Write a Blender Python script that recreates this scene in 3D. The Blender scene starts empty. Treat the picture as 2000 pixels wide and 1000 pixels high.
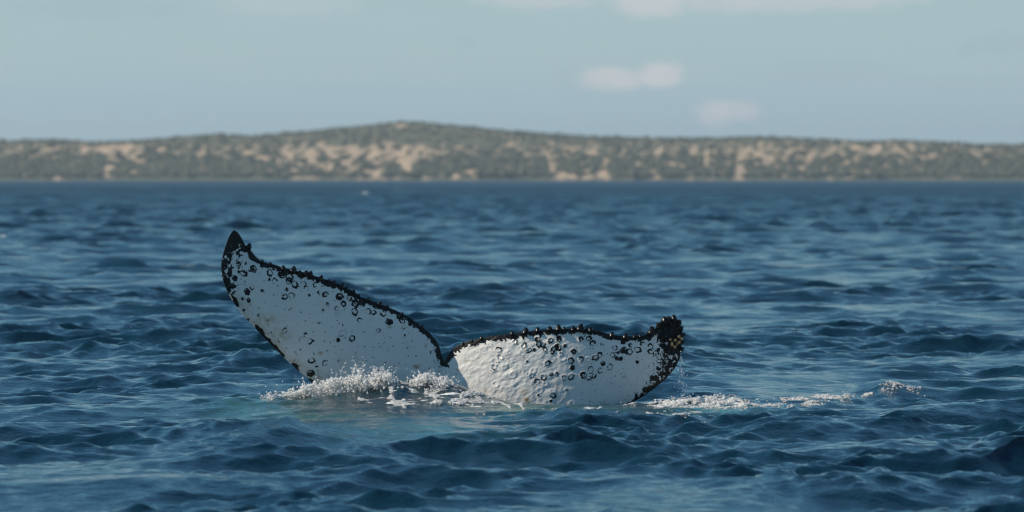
import bpy, math, random
import numpy as np

# ------------------------------------------------------------------ camera, sky, sun, exposure
scene = bpy.context.scene
R = math.radians
F_PX, CAM_H, HORIZON = 11430.0, 2.2, 346.0        # focal length in 2000-px-wide pixels, eye height (m), horizon row
SUN_EL, SUN_AZ = 38.0, -98.0                      # azimuth from the view axis (+Y), negative = to the left
SUN_STRENGTH, SKY_STRENGTH, EXPOSURE = 5.0, 0.098, 0.0

cam_d = bpy.data.cameras.new('camera')
cam = bpy.data.objects.new('camera', cam_d)
scene.collection.objects.link(cam)
cam.location = (0, 0, CAM_H)
cam.rotation_euler = (R(90) - math.atan((500 - HORIZON) / F_PX), 0, 0)
cam_d.sensor_width = 36.0
cam_d.lens = 36.0 * F_PX / 2000.0
cam_d.clip_start, cam_d.clip_end = 1.0, 20000.0
cam_d.dof.use_dof = True
cam_d.dof.focus_distance = 57.0
cam_d.dof.aperture_fstop = 3.3
scene.camera = cam

scene.view_settings.view_transform = 'Standard'
scene.view_settings.look = 'None'
scene.view_settings.gamma = 1.0
scene.view_settings.exposure = EXPOSURE
scene.view_settings.use_curve_mapping = False
scene.render.engine = 'CYCLES'
scene.cycles.use_denoising = True
scene.cycles.denoiser = 'OPENIMAGEDENOISE'
scene.cycles.max_bounces = 8
scene.cycles.diffuse_bounces = 6
scene.cycles.transmission_bounces = 8
scene.cycles.volume_bounces = 0
scene.cycles.filter_width = 1.3
scene.cycles.sample_clamp_indirect = 4.0

class NT:
    """small helper to write node trees"""
    def __init__(s, tree):
        s.t = tree; s.t.nodes.clear()
    def n(s, typ, **kw):
        nd = s.t.nodes.new(typ)
        for k, v in kw.items(): setattr(nd, k, v)
        return nd
    def set(s, sock, v):
        if isinstance(v, bpy.types.NodeSocket): s.t.links.new(v, sock)
        elif v is not None: sock.default_value = v
    def m(s, op, a, b=None, c=None, clamp=False):
        nd = s.n('ShaderNodeMath', operation=op, use_clamp=clamp)
        for i, v in enumerate((a, b, c)):
            if v is not None: s.set(nd.inputs[i], v)
        return nd.outputs[0]
    def ss(s, v, lo, hi, a=0.0, b=1.0):
        nd = s.n('ShaderNodeMapRange', interpolation_type='SMOOTHSTEP')
        s.set(nd.inputs[0], v); s.set(nd.inputs[1], lo); s.set(nd.inputs[2], hi)
        s.set(nd.inputs[3], a); s.set(nd.inputs[4], b)
        return nd.outputs[0]
    def mix(s, f, a, b):
        nd = s.n('ShaderNodeMix', data_type='RGBA')
        s.set(nd.inputs[0], f); s.set(nd.inputs[6], a); s.set(nd.inputs[7], b)
        return nd.outputs[2]
    def noise(s, vec, scale, detail=3.0, rough=0.5, lac=2.0):
        nd = s.n('ShaderNodeTexNoise')
        s.set(nd.inputs['Vector'], vec); nd.inputs['Scale'].default_value = scale
        nd.inputs['Detail'].default_value = detail; nd.inputs['Roughness'].default_value = rough
        nd.inputs['Lacunarity'].default_value = lac
        return nd.outputs[0]
    def comb(s, x, y, z):
        nd = s.n('ShaderNodeCombineXYZ')
        s.set(nd.inputs[0], x); s.set(nd.inputs[1], y); s.set(nd.inputs[2], z)
        return nd.outputs[0]
    def attr(s, name):
        return s.n('ShaderNodeAttribute', attribute_name=name).outputs['Fac']

world = bpy.data.worlds.new('World')
scene.world = world
world.use_nodes = True
w = NT(world.node_tree)
sky = w.n('ShaderNodeTexSky', sky_type='NISHITA')
sky.sun_disc = False
sky.sun_elevation = R(SUN_EL)
sky.sun_rotation = R(SUN_AZ)
sky.altitude = 0.0
sky.air_density = 1.0
sky.dust_density = 0.6
sky.ozone_density = 2.0
tc = w.n('ShaderNodeTexCoord')
sep = w.n('ShaderNodeSeparateXYZ'); w.set(sep.inputs[0], tc.outputs['Generated'])
dx, dy, dz = sep.outputs
az = w.m('ARCTAN2', dx, dy)
el = w.m('ARCSINE', dz)
u = w.m('MULTIPLY', az, F_PX / 100.0)              # hundreds of pixels
v = w.m('MULTIPLY', el, F_PX / 100.0)
uv = w.comb(u, w.m('MULTIPLY', v, 1.8), 0.0)
nz = w.noise(uv, 1.7, 5.0, 0.6)
nzc = w.m('SUBTRACT', nz, 0.5)
def cloud(px, py, a, b, soft=1.0):
    """a small cloud as a direction in the sky"""
    uu = w.m('DIVIDE', w.m('SUBTRACT', u, (px - 1000) / 100.0), a / 100.0)
    vv = w.m('DIVIDE', w.m('SUBTRACT', v, (HORIZON - py) / 100.0), b / 100.0)
    d = w.m('ADD', w.m('MULTIPLY', uu, uu), w.m('MULTIPLY', vv, vv))
    d = w.m('SUBTRACT', d, w.m('MULTIPLY', nzc, 2.6))
    return w.ss(d, 1.0 + soft * 0.7, 1.0 - soft, 0.0, 1.0)
white = None
for (px, py, a, b, k) in ((1195, 154, 60, 24, .8), (1285, 145, 46, 24, .9), (1400, 222, 42, 26, .75), (1448, 217, 34, 22, .6),
                          (1270, 8, 75, 26, .7), (1500, 2, 260, 22, .5), (1050, 0, 120, 18, .45), (560, 10, 130, 24, .22)):
    c = w.m('MULTIPLY', cloud(px, py, a, b), k)
    white = c if white is None else w.m('MAXIMUM', white, c)
dark = None
for (px, py, a, b, k) in ((190, 18, 210, 26, .5), (1890, 98, 22, 16, .55), (1955, 84, 60, 24, .5), (905, 82, 24, 14, .35),
                          (1600, 140, 150, 26, .35), (1120, 152, 50, 20, .3), (1900, 165, 240, 16, .3)):
    c = w.m('MULTIPLY', cloud(px, py, a, b), k)
    dark = c if dark is None else w.m('MAXIMUM', dark, c)
# low veil of far haze lying along the horizon, with a soft wavering top
vt = w.m('ADD', v, w.m('MULTIPLY', w.m('SUBTRACT', w.noise(w.comb(u, 0.0, 3.0), 0.25, 2.0), 0.5), 0.5))
veil = w.ss(vt, 1.95, 1.6, 0.0, 1.0)
# scattered high cloud over the whole sky
proj = w.m('MAXIMUM', w.m('ADD', dz, 0.10), 0.05)
cp = w.comb(w.m('DIVIDE', dx, proj), w.m('DIVIDE', dy, proj), 0.0)
hi = w.ss(w.noise(cp, 0.9, 6.0, 0.6), 0.54, 0.76, 0.0, 0.6)
hi = w.m('MULTIPLY', hi, w.ss(dz, 0.03, 0.10))
nb = w.noise(w.comb(w.m('MULTIPLY', u, 0.35), v, 0.0), 0.9, 3.0, 0.5)
col = sky.outputs[0]
SKY_TINT = (0.54, 0.93, 1.06, 1)
mulc = w.n('ShaderNodeMix', data_type='RGBA', blend_type='MULTIPLY')
mulc.inputs[0].default_value = 1.0
w.set(mulc.inputs[6], col); mulc.inputs[7].default_value = SKY_TINT
col = mulc.outputs[2]
GREY = (4.75, 6.0, 6.5, 1)
col = w.mix(w.ss(dz, 0.11, 0.0, 0.0, 0.85), col, GREY)
col = w.mix(w.m('MULTIPLY', veil, 0.30), col, (3.7, 5.2, 6.3, 1))
col = w.mix(w.m('MULTIPLY', w.ss(nb, 0.42, 0.7), w.ss(dz, 0.2, 0.0, 0.0, 0.35)), col, (4.2, 5.5, 6.3, 1))
col = w.mix(hi, col, (7.2, 7.6, 7.9, 1))
col = w.mix(w.m('MULTIPLY', dark, 0.5), col, (3.6, 4.6, 5.6, 1))
col = w.mix(w.m('MULTIPLY', white, 0.85), col, (7.0, 6.8, 7.0, 1))
bg = w.n('ShaderNodeBackground'); w.set(bg.inputs[0], col); bg.inputs[1].default_value = SKY_STRENGTH
wo = w.n('ShaderNodeOutputWorld'); w.set(wo.inputs[0], bg.outputs[0])

sun_d = bpy.data.lights.new('sun', 'SUN')
sun_d.energy = SUN_STRENGTH; sun_d.angle = R(0.53); sun_d.color = (1.0, 0.85, 0.67)
sun = bpy.data.objects.new('sun', sun_d); scene.collection.objects.link(sun)
ce = math.cos(R(SUN_EL))
SUN_DIR = (math.sin(R(SUN_AZ)) * ce, math.cos(R(SUN_AZ)) * ce, math.sin(R(SUN_EL)))
from mathutils import Vector
sun.rotation_euler = Vector(SUN_DIR).to_track_quat('Z', 'Y').to_euler()
sun.location = (-60, 60, 60)

# ------------------------------------------------------------------ helpers
rng = np.random.default_rng(11)
random.seed(5)

def tag(o, label=None, cat=None, group=None, kind=None):
    if label: o['label'] = label
    if cat: o['category'] = cat
    if group: o['group'] = group
    if kind: o['kind'] = kind
    return o

def mesh_from_arrays(name, co, faces, mat, smooth=True, parent=None, attrs=None):
    """co (n,3); faces: (m,3) or (m,4) index array"""
    me = bpy.data.meshes.new(name)
    n, k = faces.shape
    me.vertices.add(len(co)); me.vertices.foreach_set('co', np.ascontiguousarray(co, dtype=np.float32).ravel())
    me.loops.add(n * k); me.loops.foreach_set('vertex_index', np.ascontiguousarray(faces, dtype=np.int32).ravel())
    me.polygons.add(n)
    me.polygons.foreach_set('loop_start', np.arange(0, n * k, k, dtype=np.int32))
    me.polygons.foreach_set('loop_total', np.full(n, k, dtype=np.int32))
    me.polygons.foreach_set('use_smooth', np.full(n, smooth, dtype=bool))
    me.update(calc_edges=True)
    for an, av in (attrs or {}).items():
        a = me.attributes.new(an, 'FLOAT', 'POINT')
        a.data.foreach_set('value', np.ascontiguousarray(av, dtype=np.float32).ravel())
    me.materials.append(mat)
    o = bpy.data.objects.new(name, me)
    scene.collection.objects.link(o)
    if parent is not None: o.parent = parent
    return o

def grid_faces(nr, nc, base=0, flip=False):
    i = np.arange((nr - 1) * (nc - 1))
    r, c = i // (nc - 1), i % (nc - 1)
    a = base + r * nc + c
    f = np.stack([a, a + 1, a + nc + 1, a + nc], 1)
    return f[:, ::-1] if flip else f

_perm = {}
def perlin(x, y, seed=0):
    if seed not in _perm:
        g = np.random.default_rng(1000 + seed)
        ang = g.random((256,)) * 2 * np.pi
        _perm[seed] = (np.concatenate([g.permutation(256)] * 2), np.cos(ang), np.sin(ang))
    p, gx, gy = _perm[seed]
    xi, yi = np.floor(x).astype(int), np.floor(y).astype(int)
    xf, yf = x - xi, y - yi
    xi &= 255; yi &= 255
    def gr(ix, iy, fx, fy):
        h = p[p[ix & 255] + (iy & 255)]
        return gx[h] * fx + gy[h] * fy
    s = xf * xf * xf * (xf * (xf * 6 - 15) + 10); t = yf * yf * yf * (yf * (yf * 6 - 15) + 10)
    a = gr(xi, yi, xf, yf); b = gr(xi + 1, yi, xf - 1, yf)
    c = gr(xi, yi + 1, xf, yf - 1); d = gr(xi + 1, yi + 1, xf - 1, yf - 1)
    return (a + s * (b - a)) * (1 - t) + (c + s * (d - c)) * t

def fbm(x, y, octv=4, seed=0, gain=0.5):
    r, a = 0.0, 1.0
    for o in range(octv):
        r = r + a * perlin(x * 2 ** o, y * 2 ** o, seed + o); a *= gain
    return r

def sstep(a, b, x):
    t = np.clip((x - a) / (b - a), 0, 1); return t * t * (3 - 2 * t)

def ground(px, py):
    """the point of the mean water plane seen at a pixel"""
    d = CAM_H * F_PX / (py - HORIZON)
    return (px - 1000) / F_PX * d, d

def seg_dist(x, y, pts, ky=1.0):
    """distance to a polyline, depth squeezed by ky"""
    best = np.full(x.shape, 1e9)
    for (ax, ay), (bx, by) in zip(pts[:-1], pts[1:]):
        vx, vy = bx - ax, (by - ay) * ky
        wx, wy = x - ax, (y - ay) * ky
        t = np.clip((wx * vx + wy * vy) / (vx * vx + vy * vy + 1e-9), 0, 1)
        best = np.minimum(best, np.hypot(wx - t * vx, wy - t * vy))
    return best

def mat(name):
    m = bpy.data.materials.new(name); m.use_nodes = True
    return m, NT(m.node_tree)

def finish(nt, bsdf, disp=None):
    o = nt.n('ShaderNodeOutputMaterial'); nt.set(o.inputs[0], bsdf)

# ------------------------------------------------------------------ the sea
FLUKE_Y = 57.3
waves = []
g = np.random.default_rng(21)
NW = 165
lam = np.exp(np.linspace(math.log(16.0), math.log(0.16), NW)) * np.exp(g.normal(0, 0.02, NW))
WIND = R(-28)                                     # waves run away from the camera and to the left
for L in lam:
    spread = 0.55 if L > 1.2 else 0.8
    th = WIND + g.normal(0, spread)
    k = 2 * math.pi / L
    amp = 0.0069 * (1.0 if L < .9 else .68) * min(L, 2.6) ** 0.93 * (1.0 if L < 2.6 else (2.6 / L) ** 0.35)
    waves.append((k * math.sin(th), k * math.cos(th), k, amp * g.uniform(0.6, 1.3), g.uniform(0, 6.28), L))

def slick(x, y):
    """calmer, smoothed water where the whale has just moved"""
    def blob(px, py, rx, ry):
        cx, cy = ground(px, py)
        return np.exp(-((x - cx) / rx) ** 2 - ((y - cy) / ry) ** 2)
    s = 0.5 * blob(620, 812, 1.0, 1.6) + 0.6 * blob(840, 838, 0.9, 1.6) + 0.45 * blob(330, 800, 1.0, 2.0) + 0.85 * blob(1760, 808, 0.7, 2.0)
    return np.clip(s, 0, 0.9)

def local_water(x, y):
    """swells pushed up by the tail"""
    z = np.zeros_like(x)
    # wave heaped in front of the higher lobe
    along = np.interp(x, [-2.9, -2.5, -2.2, -1.8, -1.4, -1.1, -.75, -.5, -.25, 0, .25], [0, .02, .06, .10, .135, .17, .185, .15, .07, .0, 0])
    cy = 56.50 + 0.10 * x
    prof = np.where(y < cy, np.exp(-((y - cy) / 0.60) ** 2), np.exp(-((y - cy) / 0.8) ** 2))
    z += along * prof * (1 + 0.35 * perlin(x * 2.3, y * 0.8, 5) + .18 * perlin(x * 6, y * 2.5, 6))
    # dip where the lower lobe meets the water
    z -= 0.05 * np.exp(-((x - 0.55) / 0.8) ** 2 - ((y - 56.7) / 0.8) ** 2)
    # wavelet breaking just in front of it
    for (px, py, h, rx, ry) in ((1095, 822, .10, .34, .55), (1180, 818, .075, .26, .45), (1722, 772, .17, .30, .9), 
                                (565, 862, .10, .30, .7), (480, 872, .05, .4, .6), (1150, 880, .05, .55, .8), (1480, 975, .06, .5, .8)):
        cx, cy = ground(px, py)
        q = np.abs(x - cx) / rx
        z += h * np.exp(-q ** 1.4 - ((y - cy) / ry) ** 2)
    return z

def sea(x, y, spacing):
    """displacement of the sea at rest point (x, y)"""
    X = np.zeros_like(x); Y = np.zeros_like(x); Z = np.zeros_like(x)
    calm = 1 - 0.72 * np.exp(-((x - 1.0) / 1.5) ** 2 - ((y - 55.2) / 3.2) ** 2) - 0.6 * np.exp(-((x + 1.6) / 1.1) ** 2 - ((y - 55.4) / 2.4) ** 2) - 0.6 * np.exp(-((x - 3.1) / 1.0) ** 2 - ((y - 57.2) / 2.6) ** 2)
    calm = np.clip(calm, .2, 1)
    sl = 1 - slick(x, y)
    gust = np.clip(1 + 1.2 * perlin(x * 0.11 + 7, y * 0.06, 31) + 1.3 * perlin(x * 0.5, y * 0.22, 32), .25, 2.3)
    wx = x + 0.35 * perlin(x * 0.5, y * 0.4, 33); wy = y + 0.35 * perlin(x * 0.5 + 9, y * 0.4, 34)
    open_sea = 1 + 1.3 * sstep(80, 450, y)               # rougher beyond the sheltered water
    for kx, ky, k, a, ph, L in waves:
        fade = np.clip((L / spacing - 2.0) / 1.5, 0, 1)
        sel = fade > 0
        if not sel.any(): continue
        P = kx * wx[sel] + ky * wy[sel] + ph
        am = a * fade[sel] * (gust[sel] if L < 3 else 1.0) * (calm[sel] if L > .5 else 1.0)
        if L > 1.0: am = am * open_sea[sel]
        if L < 1.2: am = am * sl[sel]
        Z[sel] += am * np.cos(P)
        s = np.sin(P) * am * (1.1 if L > 0.5 else 0.6)
        X[sel] -= s * kx / k; Y[sel] -= s * ky / k
    return X, Y, Z + local_water(x, y)

def band(r0, r1, ratios, ncore, nside):
    """one stretch of the sea sheet between two distances"""
    r = [r0]
    while r[-1] < r1:
        q = r[-1]
        r.append(q * [k for lim, k in ratios if q < lim][0])
    r[-1] = r1
    rr = np.array(r)
    core = np.linspace(-R(5.7), R(5.7), ncore)
    side = np.cumsum(np.geomspace(1, 52, nside)); side *= R(34) / side[-1]
    th = np.concatenate([-(R(5.7) + side)[::-1], core, R(5.7) + side])
    RR, TH = np.meshgrid(rr, th, indexing='ij')
    sp = np.maximum(RR * np.gradient(th)[None, :], np.gradient(rr)[:, None])
    return (RR * np.sin(TH)).ravel(), (RR * np.cos(TH)).ravel(), sp.ravel(), len(rr), len(th)
bands = [band(9.0, 140.0, ((36, 1.005), (110, 1.00138), (1e9, 1.0020)), 410, 40),
         band(140.0, 520.0, ((1e9, 1.0022),), 250, 30),
         band(520.0, 4200.0, ((1500, 1.0018), (1e9, 1.003)), 190, 24),
         band(4200.0, 9000.0, ((1e9, 1.05),), 60, 20)]
x0, y0, spacing = (np.concatenate([b_[i] for b_ in bands]) for i in range(3))
wfaces, wb = [], 0
for b_ in bands:
    wfaces.append(grid_faces(b_[3], b_[4], wb, flip=True)); wb += b_[3] * b_[4]
sx, sy, sz = sea(x0, y0, spacing)

def poly_px(pts): return [face(*p) if p[0] < 1000 and p[1] < 806 else ground(*p) for p in pts]
LOW = ([520, 600, 700, 760, 850, 900, 950, 985], [771, 773, 770, 762, 755, 765, 782, 800])
def face(px, py):
    """a point on the sloping face of the heaped wave"""
    lo = np.interp(px, *LOW)
    f = np.clip((py - lo) / np.maximum(806 - lo, 6), -.1, 1)
    xx = (px - 1000) / F_PX * 56.2
    return xx, 56.50 + .10 * xx - f * 1.05
FOAM_LINES = [  # (pixel polyline on the water, half width m, strength)
    ([(1235, 792), (1310, 794), (1380, 797), (1450, 801), (1500, 799), (1560, 795), (1605, 797)], .035, .9),
    ([(1290, 797), (1330, 790), (1380, 787), (1430, 789), (1450, 794)], .10, 1.15),
    ([(1310, 792), (1360, 786), (1420, 785)], .10, 1.1),
    ([(1500, 787), (1560, 783), (1610, 780), (1655, 778), (1690, 782)], .035, .9),
    ([(1585, 781), (1640, 779)], .06, .95),
    ([(1690, 779), (1750, 777), (1790, 772), (1830, 772)], .025, .8),
    ([(1545, 803), (1585, 797), (1610, 796)], .03, .9),
    ([(1205, 815), (1260, 817), (1330, 825), (1385, 828)], .02, .85),
    ([(1260, 806), (1300, 809), (1370, 806)], .02, .7),
    ([(640, 775), (720, 772), (800, 768), (870, 772), (930, 784), (985, 799)], .018, .8),
    ([(745, 776), (800, 773), (830, 778), (850, 783)], .02, .72),
    ([(830, 786), (880, 788), (930, 796), (975, 801)], .016, .85),
    ([(700, 794), (790, 792), (860, 797), (950, 803)], .018, .70),
    ([(850, 779), (905, 783), (935, 782)], .016, .85),
    ([(525, 771), (560, 768), (600, 768), (640, 770)], .07, 1.1),
    ([(1145, 806), (1170, 803), (1195, 812)], .05, .9),
]
gf = np.random.default_rng(4)
for i in range(34):                                  # thin streaks running down the face of the heaped wave
    ax_ = gf.uniform(690, 940); f_ = gf.random(); len_ = gf.uniform(40, 120)
    ay_ = np.interp(ax_, *LOW) + 3 + f_ * 34
    FOAM_LINES.append(([(ax_ + len_ * k / 3, ay_ + len_ * .07 * k / 3 + gf.normal(0, 1.2)) for k in range(4)], gf.uniform(.008, .015), gf.uniform(.6, .9)))
foam = np.zeros_like(x0)
nearsel = (y0 > 44) & (y0 < 70) & (np.abs(x0) < 6)
xs, ys = x0[nearsel], y0[nearsel]
fn = np.zeros_like(xs)
wob = 0.05 * perlin(xs * 3, ys * 1.2, 41)
for pts, wdt, st in FOAM_LINES:
    d = seg_dist(xs + wob, ys, poly_px(pts), 0.30)
    fn = np.maximum(fn, st * np.exp(-(d / wdt) ** 2))
crest_y = 56.50 + .10 * xs
lace = np.interp(xs, [-2.35, -2.0, -1.2, -.7, -.2, .02], [0, .35, .4, .5, .6, 0]) * np.exp(-((ys - crest_y) / .16) ** 2)
fn = np.maximum(fn, lace)
foam[nearsel] = fn
for px, py, wdt in ((775, 370, .35), (712, 379, .35), (10, 466, .12), (1880, 426, .18), (1335, 486, .12), (1540, 620, .06)):
    cx, cy = ground(px, py)
    d = np.hypot((x0 - cx) / (wdt * 2), (y0 - cy) / (wdt * (4 if py > 500 else 12)))
    foam = np.maximum(foam, 1.1 * np.exp(-d ** 2))
    sz = sz + 0.5 * wdt * np.exp(-d ** 2) * (1 if py < 500 else 0)
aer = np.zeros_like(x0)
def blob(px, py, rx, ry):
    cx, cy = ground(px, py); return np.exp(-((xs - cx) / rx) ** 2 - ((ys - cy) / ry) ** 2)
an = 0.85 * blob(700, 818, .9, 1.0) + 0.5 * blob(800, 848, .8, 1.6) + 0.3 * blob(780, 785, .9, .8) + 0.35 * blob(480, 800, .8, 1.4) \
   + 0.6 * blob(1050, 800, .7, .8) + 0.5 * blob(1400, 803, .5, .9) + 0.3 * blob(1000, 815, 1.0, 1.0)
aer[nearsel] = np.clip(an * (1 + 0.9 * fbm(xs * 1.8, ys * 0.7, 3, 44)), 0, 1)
unres = sstep(0.05, 1.8, spacing)

m_water, nt = mat('sea_water')
geo = nt.n('ShaderNodeNewGeometry'); pos = geo.outputs['Position']
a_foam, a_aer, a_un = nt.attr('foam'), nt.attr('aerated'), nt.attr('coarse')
deep = nt.mix(nt.ss(nt.noise(pos, 0.05, 2.0), 0.35, 0.65), (0.0028, 0.021, 0.040, 1), (0.0036, 0.028, 0.048, 1))
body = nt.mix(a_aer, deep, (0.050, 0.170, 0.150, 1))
ps = nt.n('ShaderNodeVectorMath', operation='MULTIPLY'); nt.set(ps.inputs[0], pos); ps.inputs[1].default_value = (0.45, 1.2, 1)
fnz = nt.noise(ps.outputs[0], 9.0, 6.0, 0.68)
fmask = nt.ss(nt.m('ADD', a_foam, nt.m('MULTIPLY', nt.m('SUBTRACT', fnz, 0.5), 2.3)), 0.62, 0.86)
fmask = nt.m('MULTIPLY', fmask, nt.ss(a_foam, 0.04, 0.25))
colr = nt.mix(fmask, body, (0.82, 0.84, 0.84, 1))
b1 = nt.noise(pos, 3.6, 5.0, 0.64)
b2 = nt.noise(pos, 0.7, 4.0, 0.6)
bh = nt.m('ADD', nt.m('MULTIPLY', b1, 0.042), nt.m('MULTIPLY', nt.m('MULTIPLY', b2, nt.ss(nt.noise(pos, 0.045, 3.0), .3, .7, .5, 1.8)), a_un))
bh = nt.m('ADD', bh, nt.m('MULTIPLY', fmask, 0.02))
bump = nt.n('ShaderNodeBump'); bump.inputs['Strength'].default_value = 1.0; bump.inputs['Distance'].default_value = 1.0
nt.set(bump.inputs['Height'], bh)
p = nt.n('ShaderNodeBsdfPrincipled')
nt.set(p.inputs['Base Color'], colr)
nt.set(p.inputs['Roughness'], nt.m('ADD', nt.m('MULTIPLY', a_un, 0.30), nt.m('ADD', 0.06, nt.m('MULTIPLY', fmask, 0.5))))
p.inputs['IOR'].default_value = 1.333
nt.set(p.inputs['Normal'], bump.outputs[0])
finish(nt, p.outputs[0])

co = np.stack([x0 + sx, y0 + sy, sz], 1)
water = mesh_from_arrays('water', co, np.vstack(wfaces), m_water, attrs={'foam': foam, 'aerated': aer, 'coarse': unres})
tag(water, 'deep blue choppy sea with small wind waves', kind='structure')

# ------------------------------------------------------------------ far island
ISL_Y = 4000.0
KI = ISL_Y / F_PX
prof_px = np.array([(-1200, 345), (-800, 300), (-300, 282), (0, 276), (60, 275), (150, 279), (250, 275), (330, 268), (400, 263), (470, 267), (560, 258), (640, 250),
                    (720, 243), (760, 239), (800, 238), (860, 243), (950, 252), (1050, 260), (1150, 267), (1280, 270), (1380, 272), (1480, 270), (1550, 269),
                    (1640, 274), (1720, 278), (1800, 276), (1880, 280), (1960, 285), (2000, 284), (2200, 290), (2700, 310), (3200, 346)], float)
m_isl, nt = mat('island_ground')
geo = nt.n('ShaderNodeNewGeometry'); pos = geo.outputs['Position']
n1 = nt.noise(pos, 0.35, 4.0, 0.6)
sandc = nt.mix(n1, (0.38, 0.28, 0.19, 1), (0.56, 0.44, 0.31, 1))
vegc = nt.mix(n1, (0.10, 0.105, 0.07, 1), (0.17, 0.165, 0.115, 1))
p = nt.n('ShaderNodeBsdfPrincipled'); p.inputs['Roughness'].default_value = 0.9; p.inputs['Specular IOR Level'].default_value = 0.1
nt.set(p.inputs['Base Color'], nt.mix(nt.attr('sand'), vegc, sandc))
finish(nt, p.outputs[0])

def island_h(x, y):
    px = 1000 + x / KI
    top = np.interp(px, prof_px[:, 0], prof_px[:, 1])
    H = np.maximum((352 - top) * KI * 1.02, 0.0)
    back = np.interp(px, [600, 800, 1000, 1200], [0, 1, .6, 0])        # the main hill stands behind the front dunes
    q = (y - ISL_Y)
    ridge = np.interp(q, [-2, 0, 6, 30, 110, 260, 420, 700], [-1.5, .3, 3.2, 8.0, 16.0, 60., 60., -3.])
    z = np.minimum(ridge, H)
    env = sstep(0, 40, q) * (1 - .65 * sstep(16, 26, z))
    z = z + env * (1.6 * fbm(x * 0.02, y * 0.02, 4, 61) + 1.5 * fbm(x * .09, y * .05, 3, 65)) * sstep(0, 6, H)
    z = np.where(q > 0, z + 1.1 * np.abs(perlin(x * 0.06, y * 0.1, 69)), z)
    return np.where(H < 0.5, -1.5, z)

ixs = np.arange(-780, 800, 2.5); iys = np.concatenate([np.arange(-4, 60, 2.0), np.arange(60, 300, 5.0), np.arange(300, 720, 20.0)]) + ISL_Y
IY, IX = np.meshgrid(iys, ixs, indexing='ij')
IZ = island_h(IX, IY)
def sand_mask(x, y, z):
    px = 1000 + x / KI; py = 352 - z / KI
    s = 0.27 + 1.25 * fbm(x * 0.13, z * 0.26 + y * 0.012, 3, 71) + 0.35 * perlin(x * .02, z * .05, 76)
    dens = np.interp(px, [-300, 0, 60, 150, 240, 300, 420, 520, 620, 800, 860, 950, 1050, 1200, 1350, 1460, 1560, 1700, 1800, 1900, 2000, 2300],
                         [-.2, -.15, -.1, -.05, .05, -.15, -.05, .12, .33, .36, .0, -.1, -.05, -.05, .05, .14, .10, .12, .08, -.2, -.25, -.2])
    band = np.interp(py, [236, 268, 276, 290, 315, 335, 346, 352], [-.9, -.75, -.35, .05, .07, -.1, -.32, -.45])
    lift = np.interp(px, [0, 130, 260, 420, 600, 850, 1000, 1450, 1600, 1800, 2000], [0, .15, .15, 0, 0, 0, 0, .1, .2, .15, 0]) * np.interp(py, [262, 272, 290, 300], [.6, 1, .5, 0])
    s = s + dens + band + lift
    for bx, by, rx, ry in ((110, 343, 9, 9), (207, 342, 9, 11), (253, 341, 9, 9), (210, 328, 7, 6), (45, 342, 9, 7), (140, 342, 5, 6), (730, 342, 9, 9), (1095, 344, 24, 9),
                           (1145, 344, 9, 8), (1172, 342, 14, 11), (890, 344, 7, 7), (920, 342, 9, 7), (1278, 342, 8, 8), (1350, 344, 5, 7), (1440, 341, 10, 10), (1565, 340, 6, 9),
                           (220, 283, 12, 5), (145, 289, 9, 5), (1875, 342, 6, 9), (1000, 279, 10, 4), (775, 241, 12, 3)):
        s = s + 1.3 * np.exp(-((px - bx) / rx) ** 2 - ((py - by) / ry) ** 2)
    return s
IS = sand_mask(IX, IY, IZ)
isl = mesh_from_arrays('island', np.stack([IX.ravel(), IY.ravel(), IZ.ravel()], 1), grid_faces(len(iys), len(ixs)), m_isl,
                       attrs={'sand': sstep(0.30, 0.62, IS).ravel()})
tag(isl, 'long low island of scrubby dunes with pale sandy patches', kind='structure')

# scrub: tens of thousands of bushes far off, reads as one mass
def ico(sub=0):
    t = (1 + 5 ** .5) / 2
    vs = np.array([(-1, t, 0), (1, t, 0), (-1, -t, 0), (1, -t, 0), (0, -1, t), (0, 1, t), (0, -1, -t), (0, 1, -t), (t, 0, -1), (t, 0, 1), (-t, 0, -1), (-t, 0, 1)], float)
    vs /= np.linalg.norm(vs[0])
    fs = np.array([(0, 11, 5), (0, 5, 1), (0, 1, 7), (0, 7, 10), (0, 10, 11), (1, 5, 9), (5, 11, 4), (11, 10, 2), (10, 7, 6), (7, 1, 8),
                   (3, 9, 4), (3, 4, 2), (3, 2, 6), (3, 6, 8), (3, 8, 9), (4, 9, 5), (2, 4, 11), (6, 2, 10), (8, 6, 7), (9, 8, 1)])
    return vs, fs
OCT_V = np.array([(1, 0, 0), (-1, 0, 0), (0, 1, 0), (0, -1, 0), (0, 0, 1), (0, 0, -1)], float)
OCT_F = np.array([(0, 2, 4), (2, 1, 4), (1, 3, 4), (3, 0, 4), (2, 0, 5), (1, 2, 5), (3, 1, 5), (0, 3, 5)])

def scatter(centres, sizes, base, jitter, seed, squash=None):
    """many small lumps as one vertex/face array; sizes (n,) or (n,3)"""
    gq = np.random.default_rng(seed)
    bv, bf = base
    n, k = len(centres), len(bv)
    sz_ = sizes[:, None] * np.ones(3) if sizes.ndim == 1 else sizes
    ang = gq.uniform(0, 6.28, n); ca, sa = np.cos(ang), np.sin(ang)
    tilt = gq.uniform(-.6, .6, n) if squash is None else np.zeros(n)
    vv = bv[None] * (1 + jitter * gq.uniform(-1, 1, (n, k, 1)))
    X = vv[..., 0] * ca[:, None] - vv[..., 1] * sa[:, None]; Y = vv[..., 0] * sa[:, None] + vv[..., 1] * ca[:, None]; Z = vv[..., 2] + tilt[:, None] * X
    V = np.stack([X, Y, Z], -1) * sz_[:, None, :] + centres[:, None, :]
    Fc = bf[None] + (np.arange(n) * k)[:, None, None]
    return V.reshape(-1, 3), Fc.reshape(-1, 3)

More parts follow.
